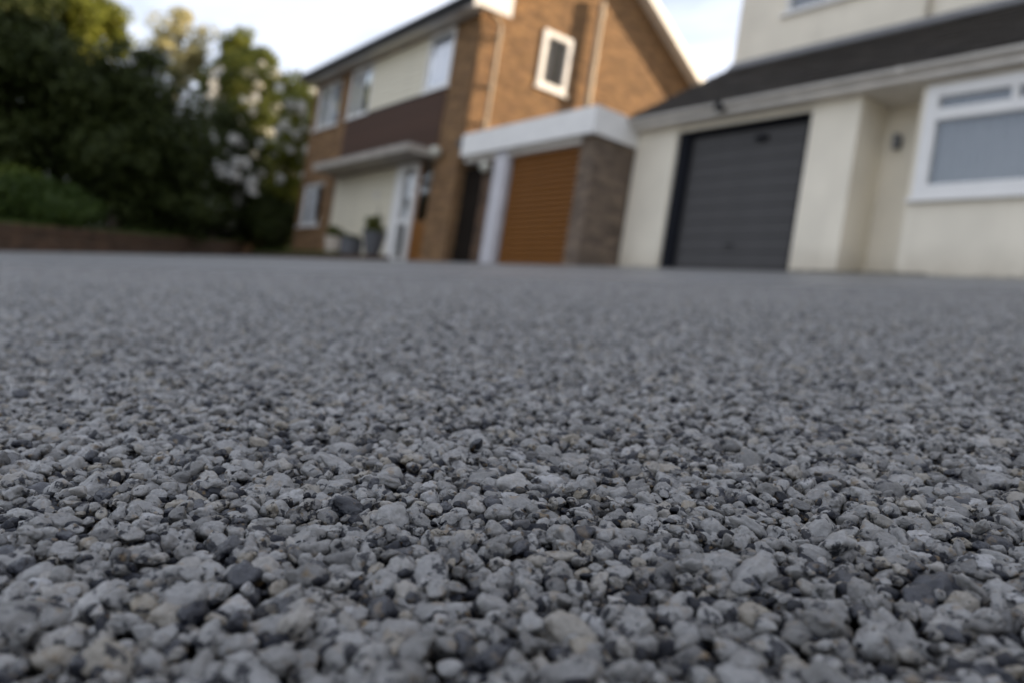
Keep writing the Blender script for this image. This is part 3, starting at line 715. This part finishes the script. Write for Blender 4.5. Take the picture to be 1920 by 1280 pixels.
# ------------------------------------------------------------------ white house
wx0, wx1 = -10.47, 6.2; WY = 9.5; UY = 11.6
wh = thing('white_house', ((wx0+wx1)/2, 13.0, 1.58), 'cream rendered house with dark lean to roof over its anthracite garage door', 'house')
m = MB()
m.box(wx0, -9.52, WY, WY+0.5, 1.3, 4.03)                 # left pier
m.box(-6.98, -6.24, WY, 10.15, 1.3, 4.03)                # right pier
m.box(-9.52, -6.98, WY+0.02, WY+0.4, 3.90, 4.03)         # lintel
m.prism([(wx0, WY+0.5, 1.3), (wx0, UY, 1.3), (wx0, UY, 5.5), (wx0, WY+0.5, 4.3)], (0.25, 0, 0))               # garage side wall
m.box(-6.98, -5.42, 10.151, 10.4, 1.3, 4.03)             # porch back wall
m.box(-5.42, -5.36, WY, 10.4, 1.3, 4.03)
m.box(-5.36, -2.9, WY, WY+0.28, 1.3, 2.53); m.box(-2.9, wx1, WY, WY+0.28, 1.3, 4.03); m.box(-5.36, -2.9, WY, WY+0.28, 3.96, 4.03)
m.prism([(wx1-0.25, WY+0.28, 1.3), (wx1-0.25, UY, 1.3), (wx1-0.25, UY, 5.5), (wx1-0.25, WY+0.28, 4.1)], (0.25, 0, 0))
m.build('wall', MAT['cream'], wh)
m = MB()
# upper storey with a window opening
m.box(wx0, -9.45, UY, UY+0.28, 3.6, 8.05); m.box(-9.45, -7.75, UY, UY+0.28, 3.6, 6.62); m.box(-9.45, -7.75, UY, UY+0.28, 7.85, 8.05)
m.box(-7.75, wx1, UY, UY+0.28, 3.6, 8.05)
m.box(wx0, wx0+0.28, UY+0.28, 18.4, 1.3, 8.05); m.box(wx1-0.28, wx1, UY+0.28, 18.4, 1.3, 8.05); m.box(wx0, wx1, 18.401, 18.68, 1.3, 8.05)
m.build('upper_wall', MAT['cream'], wh)
for s in (0, 1):
    m = MB(); ry = 15.1; y_ = 11.25 if s == 0 else 19.0; zt = 10.6; ze = 8.02
    m.prism([(wx0-0.15, ry, zt), (wx0-0.15, y_, ze), (wx0-0.15, y_, ze+0.12), (wx0-0.15, ry, zt+0.12)], (wx1-wx0+0.3, 0, 0)); m.build('main_roof', MAT['tile'], wh)
for x in (wx0, wx1-0.28):
    m = MB(); m.prism([(x, UY, 8.051), (x, 18.68, 8.051), (x, 15.1, 10.55)], (0.28, 0, 0)); m.build('gable_infill', MAT['cream'], wh)
window(wh, 'Y', UY, -9.45, -7.75, 6.62, 7.85, fw=0.08, bars=((-8.6,),), curtain='curtaingrey', inset=0.04)
# lean-to roof with tile courses
y0, z0, y1, z1 = 9.20, 4.15, 11.58, 5.80
dv = Vector((0, y1-y0, z1-z0)); Ls = dv.length; dv.normalize(); nv = Vector((0, -dv.z, dv.y))
m = MB(); a = Vector((wx0-0.06, y0, z0)); b = Vector((wx0-0.06, y1, z1))
m.prism([a, b, b - nv*0.06, a - nv*0.06], (wx1-wx0+0.12, 0, 0)); lr = reg(m.build('lean_to_roof', MAT['felt'], wh))
m = MB(); rs = random.Random(9); k = 0; s_ = -0.03; nrow = 10; gauge = (Ls+0.02)/nrow
for rw in range(nrow):
    x = wx0-0.08 - (0.15 if rw % 2 else 0)
    while x < wx1+0.05:
        xa = max(x, wx0-0.08); xb = min(x+0.296, wx1+0.08)
        if xb-xa > 0.03:
            p = a + dv*(s_+rw*gauge); q = a + dv*(s_+(rw+1)*gauge+0.05); t = rs.uniform(0, 0.004)
            A = Vector((xa, p.y, p.z)) + nv*(0.035+t); B = Vector((xa, q.y, q.z)) + nv*(0.008+t)
            m.prism([A, B, B - nv*0.012, A - nv*0.016], (xb-xa, 0, 0), rs.random())
        x += 0.30
tl = m.build('roof_tiles', MAT['tile'], lr); tl['kind'] = 'stuff'
m = MB(); m.prism([(wx0, UY-0.004, 5.80), (wx0, UY-0.16, 5.745), (wx0, UY-0.16, 5.765), (wx0, UY-0.02, 5.93), (wx0, UY-0.004, 5.93)], (wx1-wx0, 0, 0)); m.build('lead_flashing', MAT['lead'], wh)
m = MB(); m.box(wx0-0.06, wx1+0.06, 9.30, 9.325, 4.0, 4.165); m.build('fascia', MAT['fascia'], wh, bevel=0.004)
m = MB(); m.box(wx0-0.03, wx1+0.03, 9.326, WY-0.002, 4.005, 4.03); m.box(-6.238, -5.422, WY+0.001, 10.149, 4.005, 4.03); m.build('soffit', MAT['fascia'], wh)
# half round gutter
m = MB(); n = 12
for x0_, x1_ in ((wx0-0.09, wx1+0.09),):
    ring = [(9.235 + 0.056*math.cos(t), 4.135 - 0.056*math.sin(t)) for t in np.linspace(0, math.pi, n)]
    ring2 = [(9.235 + 0.050*math.cos(t), 4.135 - 0.050*math.sin(t)) for t in np.linspace(math.pi, 0, n)]
    m.prism([(x0_, p, q) for p, q in ring+ring2], (x1_-x0_, 0, 0))
gu = reg(m.build('gutter', MAT['fascia'], wh))
for x in (-8.45,):
    m = MB(); m.box(x-0.06, x+0.06, 9.165, 9.30, 4.03, 4.15); m.build('security_light', MAT['black'], wh, bevel=0.01)
for x in (-5.6, -2.6, 0.4):
    m = MB(); m.box(x-0.02, x+0.02, 9.176, 9.299, 4.072, 4.15); m.build('gutter_joint', MAT['fascia'], gu)
m = MB(); m.tube([(-6.72, UY-0.06, 5.95), (-6.72, UY-0.06, 7.95)], 0.036, 12); m.build('downpipe', MAT['cream'], wh, smooth=True)
# sectional garage door, black frame
m = MB(); m.box(-9.519, -9.30, WY+0.06, WY+0.20, 1.4, 3.899); m.box(-7.06, -6.981, WY+0.06, WY+0.20, 1.4, 3.899); m.box(-9.36, -7.06, WY+0.06, WY+0.20, 3.85, 3.899)
gd = reg(m.build('garage_door', MAT['black'], wh, bevel=0.004))
m = MB(); m.box(-9.4, -7.0, WY+0.26, WY+0.28, 1.4, 3.9); m.build('door_backing', MAT['black'], gd)
ph = 0.236
m0 = MB()
m0.box(-9.375, -7.045, WY+0.17, WY+0.215, 0.004, ph-0.004); mb = m0.mesh('panel', MAT['anthracite'])
for i in range(10):
    o = bpy.data.objects.new('panel', mb); COL.objects.link(o); o.parent = gd; o.location = (0, 0, 1.45 + i*ph)
    b_ = o.modifiers.new('bevel', 'BEVEL'); b_.width = 0.003; b_.segments = 2
m = MB(); m.tube([(-8.3, WY+0.165, 2.02), (-8.3, WY+0.13, 2.02), (-8.14, WY+0.13, 2.02), (-8.14, WY+0.165, 2.02)], 0.009, 8); m.build('handle', MAT['black'], gd)
m = MB(); m.box(-8.0, -7.8, WY+0.10, WY+0.165, 3.62, 3.69); m.build('door_seal_box', MAT['black'], gd)
# front window
window(wh, 'Y', WY, -5.35, -2.9, 2.55, 3.95, fw=0.16, transom=(3.50, 3.64), bars=((-4.33, 3.642, 3.79),), curtain='curtaingrey', inset=-0.02)
# porch lamp on the back wall
m = MB(); m.tube([(-6.02, 10.07, 3.40), (-6.02, 10.07, 3.60)], [0.045, 0.055], 12); lp = reg(m.build('wall_lamp', MAT['lead'], wh))
m = MB(); m.box(-6.06, -5.98, 10.115, 10.149, 3.42, 3.58); m.build('bracket', MAT['black'], lp)
# ---- debris line where the drive meets the wall
rs = np.random.RandomState(8); n = 1400
x = np.concatenate([rs.uniform(-6.9, -5.0, n//2), rs.uniform(-10.4, 2, n//2)]); y = WY - np.abs(rs.normal(size=len(x)))*0.03 - 0.005
a = rs.uniform(0, 6.28, len(x)); s_ = rs.uniform(0.004, 0.016, len(x)); V = np.zeros((len(x), 3, 3)); c = np.stack([x, y, gz(y, x) + rs.uniform(0, 0.02, len(x))], 1)
for k in range(3): V[:, k] = c + np.stack([np.cos(a+k*2.1)*s_, np.sin(a+k*2.1)*s_*0.4, np.sin(a*3+k*2)*s_*0.9+s_*0.5], 1)
tag(numpy_mesh('wall_foot_debris', V.reshape(-1, 3), 3, rs.rand(len(x)), MAT['moss']), kind='stuff', label='thin line of moss and leaf crumbs along the foot of the cream wall')

# ------------------------------------------------------------------ planting bed and pots in front of the brick house
m = MB(); q = [(-24.6, 7.25), (-16.4, 7.45), (-16.4, 8.03), (-24.6, 8.03)]
m.v = [(x, y, gz(y, x)-0.1) for x, y in q] + [(x, y, gz(y, x)+0.10) for x, y in q]
for f in ((0,3,2,1),(4,5,6,7),(0,1,5,4),(1,2,6,5),(2,3,7,6),(3,0,4,7)): m.f.append(f); m.c.append(0.5)
tag(m.build('planting_bed', MAT['soil']), kind='structure')
def bed_s(rs, n):
    x = rs.uniform(-24.6, -18.1, n); y = rs.uniform(7.45, 8.0, n); return np.stack([x, y, gz(y, x)+0.1], 1)
tag(grass('bed_grass', bed_s, 5000, 0.09, 14, MAT['grass'], 'short rough grass on the bed below the brick house'), kind='stuff')

def leaves(rs, C, rad, n, size, flat=0.5):
    """n quads in gaussian clumps C (k,3) with radii rad (k,3)"""
    i = rs.randint(0, len(C), n); d = rs.normal(size=(n, 3)); d /= np.linalg.norm(d, axis=1)[:, None]
    r = rs.uniform(0.25, 1.05, n) ** 0.6
    P = C[i] + d * rad[i] * r[:, None]
    nrm = d + rs.normal(size=(n, 3)) * 0.6 + np.array([0, 0, flat]); nrm /= np.linalg.norm(nrm, axis=1)[:, None]
    t = np.cross(nrm, rs.normal(size=(n, 3))); t /= np.linalg.norm(t, axis=1)[:, None]; b = np.cross(nrm, t)
    s = size * rs.uniform(0.6, 1.35, n)[:, None]
    V = np.stack([P - t*s, P - b*s*0.55 + nrm*s*0.1, P + t*s, P + b*s*0.55 + nrm*s*0.1], 1)
    return V.reshape(-1, 3), P
def foliage(name, parent, rs, C, rad, n, size, m):
    V, P = leaves(rs, C, rad, n, size)
    o = numpy_mesh(name, V, 4, np.clip(rs.normal(0.45, 0.25, n), 0, 1), m)
    if parent is not None: attach(o, parent)
    o['kind'] = 'stuff'
    return o
def crown_clumps(rs, c, r, k, cs, shape='round', inner=0.35):
    d = rs.normal(size=(k, 3)); d /= np.linalg.norm(d, axis=1)[:, None]
    rr = rs.uniform(inner, 1.0, k)[:, None]
    if shape == 'cone':
        h = rs.uniform(-1, 1, k); w = (1 - (h+1)/2) ** 0.75 + 0.06; a = rs.uniform(0, 6.283, k)
        C = np.stack([np.cos(a)*w*rr[:, 0], np.sin(a)*w*rr[:, 0], h], 1) * np.array(r) + np.array(c)
    else: C = np.array(c) + d * rr * np.array(r)
    s = cs * rs.uniform(0.6, 1.3, k)[:, None] * np.array([1.15, 1.15, 0.85])
    return C, s

MAT['leaf_dark'] = leafmat('dark_evergreen_leaf', (0.021, 0.031, 0.008), (0.052, 0.064, 0.014), 0.2)
MAT['leaf_mid'] = leafmat('mid_green_leaf', (0.050, 0.066, 0.012), (0.120, 0.130, 0.026), 0.4)
MAT['leaf_yellow'] = leafmat('sunlit_yellow_leaf', (0.10, 0.12, 0.018), (0.21, 0.215, 0.035), 0.45)  # yellow of the sunlit tree tops put into the leaf colour
MAT['leaf_pot'] = leafmat('bedding_leaf', (0.060, 0.085, 0.016), (0.13, 0.12, 0.02), 0.3)
MAT['blossom'] = leafmat('white_blossom', (0.62, 0.60, 0.55), (0.80, 0.79, 0.76), 0.3)
MAT['leaf_green'] = leafmat('fresh_green_leaf', (0.026, 0.050, 0.009), (0.060, 0.088, 0.015), 0.3)
MAT['leaf_pale'] = leafmat('sunlit_pale_leaf', (0.34, 0.31, 0.13), (0.52, 0.48, 0.30), 0.45)  # light yellow of a tree in sun, carried by the leaf colour itself

def tree(name, label, base, h, crown_c, crown_r, k, cs, nleaf, size, m, seed, shape='round', group=None, cat='tree', trunk_r=0.16, blossom=None):
    rs = np.random.RandomState(seed); x, y = base; z = gz(min(y, 9.65), x) + (0.3 if x < -12 and y < 8 else 0)
    t = thing(name, (x, y, z), label, cat, group)
    C, s = crown_clumps(rs, crown_c, crown_r, k, cs, shape)
    tb = MB(); top = Vector((crown_c[0], crown_c[1], crown_c[2] + crown_r[2]*0.5)); b0 = Vector((x, y, z-0.2))
    pts = [b0.lerp(top, q) + Vector((rs.normal()*0.08, rs.normal()*0.08, 0))*(q > 0) for q in (0, .25, .5, .75, 1)]
    tb.tube(pts, [trunk_r*1.25, trunk_r, trunk_r*.8, trunk_r*.5, trunk_r*.2], 10)
    tr = reg(tb.build('trunk', MAT['bark'], t, smooth=True))
    lb = MB()
    for i in range(min(14, len(C))):
        p = b0.lerp(top, rs.uniform(0.2, 0.8)); e = Vector(C[i]); mid = p.lerp(e, 0.5) + Vector((0, 0, 0.15))
        lb.tube([p, mid, e], [trunk_r*.35, trunk_r*.22, trunk_r*.08], 6)
    lb.build('limbs', MAT['bark'], tr, smooth=True)['kind'] = 'stuff'
    foliage('crown', t, rs, C, s, nleaf, size, m)
    if blossom:
        nb, bs, sel = blossom; P = []
        surf = C + (rs.normal(size=C.shape) * s * 0.7); surf = surf[rs.randint(0, len(C), nb)] + rs.normal(size=(nb, 3)) * cs * 0.6
        surf = surf[sel(surf)] if sel else surf
        V, _ = leaves(rs, surf, np.full((len(surf), 3), bs), len(surf)*26, bs*0.5)
        o = numpy_mesh('blossom', V, 4, rs.rand(len(V)//4), MAT['blossom']); attach(o, t); o['kind'] = 'stuff'
    return t

# pots
def pot(name, x, y, r0, r1, h, m, label, plant_label, fol, seed, stem=False, group='plant pots below the brick house'):
    z = gz(y, x) + 0.10
    t = thing(name, (x, y, z), label, 'plant pot', group)
    b = MB(); b.lathe([(0.001, z), (r0, z), (r1*0.97, z+h*0.9), (r1*1.06, z+h*0.9), (r1*1.06, z+h), (r1*0.93, z+h), (r1*0.9, z+h*0.86), (0.001, z+h*0.86)], x, y, 28)
    b.build('pot', m, t, smooth=False)
    b = MB(); b.lathe([(0.001, z+h*0.9), (r1*0.9, z+h*0.88)], x, y, 20); b.build('compost', MAT['soil'], t)
    rs = np.random.RandomState(seed)
    p = thing('potted_plant', (x, y, z+h*0.88), plant_label, 'plant', 'plants in the pots')
    C, s = crown_clumps(rs, (x, y, z+h*0.92+fol*0.45), (r1*0.9, r1*0.9, fol*0.5), 16, fol*0.35)
    foliage('foliage', p, rs, C, s, 1500, 0.03, MAT['leaf_pot'])
    if stem:
        b = MB(); b.tube([(x-0.02, y, z+h*0.9), (x+0.03, y, z+h+0.35), (x+0.0, y+0.02, z+h+0.62)], [0.015, 0.012, 0.008], 6); b.build('stem', MAT['bark'], p)
pot('plant_pot', -18.95, 7.75, 0.20, 0.27, 0.42, MAT['terracotta'], 'pale stone coloured pot, leftmost below the cream panel of the brick house', 'low green plant in the pale pot', 0.36, 31)
pot('plant_pot', -17.95, 7.75, 0.26, 0.27, 0.40, MAT['greypot'], 'wide dark grey tub between the pale pot and the taller pot', 'sparse dark plant in the wide grey tub', 0.12, 32)
pot('plant_pot', -16.75, 7.75, 0.16, 0.26, 0.52, MAT['greypot'], 'tallest dark grey tapered pot, nearest the front door of the brick house', 'bushy yellow green plant with a thin tall stem in the tallest pot', 0.38, 33, stem=True)

# ------------------------------------------------------------------ trees and shrubs on the left
def at(x, y, D):
    """a point of the place seen at photo pixel (x, y), D metres ahead: used once to read positions"""
    dx, dy = x-960, y-641; u = dx*math.cos(ROLL)+dy*math.sin(ROLL); v = dx*math.sin(ROLL)-dy*math.cos(ROLL)
    p = RV*(u/1500*D) + FV*D; return Vector((p.x, p.y, CAM_H + v/1500*D))
tg = 'trees left of the brick house'
def T(label, x, y, D, r, k, cs, n, size, m, seed, cat='tree', name='tree', shape='round', **kw):
    c = at(x, y, D); return tree(name, label, (c.x, c.y), 0, tuple(c), r, k, cs, n, size, MAT[m], seed, shape, tg, cat, **kw)
T('big dark evergreen filling the middle of the left side', 235, 275, 20.5, (1.9, 2.0, 2.35), 150, 0.60, 42000, 0.085, 'leaf_dark', 1, name='evergreen_tree')
T('dark evergreen at the left edge behind the green shrub', 10, 190, 19.5, (1.9, 2.0, 3.0), 150, 0.62, 42000, 0.085, 'leaf_dark', 2, name='evergreen_tree')
T('yellow green tree top catching the sun at the upper left edge', 115, 40, 31, (2.2, 2.4, 2.0), 90, 0.55, 20000, 0.11, 'leaf_yellow', 3, name='broadleaf_tree')
T('mid green tree behind the white blossom, right of the evergreen', 490, 250, 33, (3.0, 3.2, 2.9), 120, 0.75, 34000, 0.12, 'leaf_mid', 4, name='broadleaf_tree')
T('sparse pale leaved tree reaching into the sky right of the evergreen', 335, 105, 36, (1.6, 2.0, 2.3), 40, 0.45, 3600, 0.12, 'leaf_pale', 5, name='pale_tree')
T('small bright green tree top between the pale tree and the brick house', 455, 125, 37, (1.3, 1.4, 1.5), 40, 0.45, 8000, 0.12, 'leaf_yellow', 12, name='broadleaf_tree')
T('dark undergrowth tree beside the far corner of the brick house', 520, 360, 30, (2.4, 2.4, 2.1), 90, 0.7, 24000, 0.11, 'leaf_dark', 6, name='broadleaf_tree')
T('tall shrub dotted with white blossom between the evergreen and the brick house', 418, 330, 25.5, (0.85, 0.9, 2.1), 70, 0.40, 12000, 0.07, 'leaf_dark', 7, cat='shrub', name='flowering_shrub', trunk_r=0.07, blossom=(70, 0.19, None))
T('loose shrub with cream blossom against the corner of the brick house', 550, 275, 26.5, (0.55, 0.7, 1.9), 50, 0.36, 6000, 0.07, 'leaf_yellow', 8, cat='shrub', name='flowering_shrub', trunk_r=0.06, blossom=(45, 0.17, None))
T('high climbing shrub with scattered blossom between the evergreen and the mid green tree', 455, 190, 28, (1.5, 1.2, 1.5), 60, 0.45, 8000, 0.08, 'leaf_mid', 13, cat='shrub', name='flowering_shrub', trunk_r=0.07, blossom=(50, 0.17, None))
T('rounded mid green shrub behind the low wall at the left edge', 20, 405, 15.2, (1.8, 1.5, 0.85), 60, 0.35, 30000, 0.05, 'leaf_green', 9, cat='shrub', name='garden_shrub', trunk_r=0.05)
T('dark shrub low behind the wall in front of the fence', 300, 390, 22, (2.6, 1.3, 1.0), 70, 0.45, 18000, 0.075, 'leaf_dark', 10, cat='shrub', name='garden_shrub', trunk_r=0.06)
T('dark shrub filling the gap between the wall end and the brick house corner', 500, 415, 27, (2.0, 1.2, 1.1), 60, 0.45, 16000, 0.08, 'leaf_dark', 11, cat='shrub', name='garden_shrub', trunk_r=0.06)

# dark timber fence behind the shrubs
fc = thing('timber_fence', (-27.5, 4, gz(4)+0.3), 'dark weathered board fence in deep shade behind the evergreens', 'fence')
F0 = Vector((-28.4, -3.0, 0)); F1 = Vector((-28.6, 11.0, 0)); fd = (F1-F0).normalized(); fl = (F1-F0).length
m0 = MB(); m0.box(0, 0.145, -0.01, 0.012, -0.5, 1.85); mb = m0.mesh('fence_board', MAT['darkwood'])
ang = math.atan2(fd.y, fd.x); n = int(fl/0.15)
for i in range(n):
    o = bpy.data.objects.new('fence_board', mb); COL.objects.link(o); p = F0 + fd*(i*0.15)
    o.parent = fc; o.matrix_parent_inverse = PINV[fc.name]; o.location = (p.x, p.y, gz(p.y)+0.33 + random.Random(i).uniform(-.01, .01)); o.rotation_euler = (0, 0, ang)
for i in range(6):
    p = F0 + fd*(i*fl/5.2); MB().box(p.x-0.12, p.x-0.02, p.y-0.05, p.y+0.05, gz(p.y)+0.2, gz(p.y)+2.3).build('fence_post', MAT['darkwood'], fc)
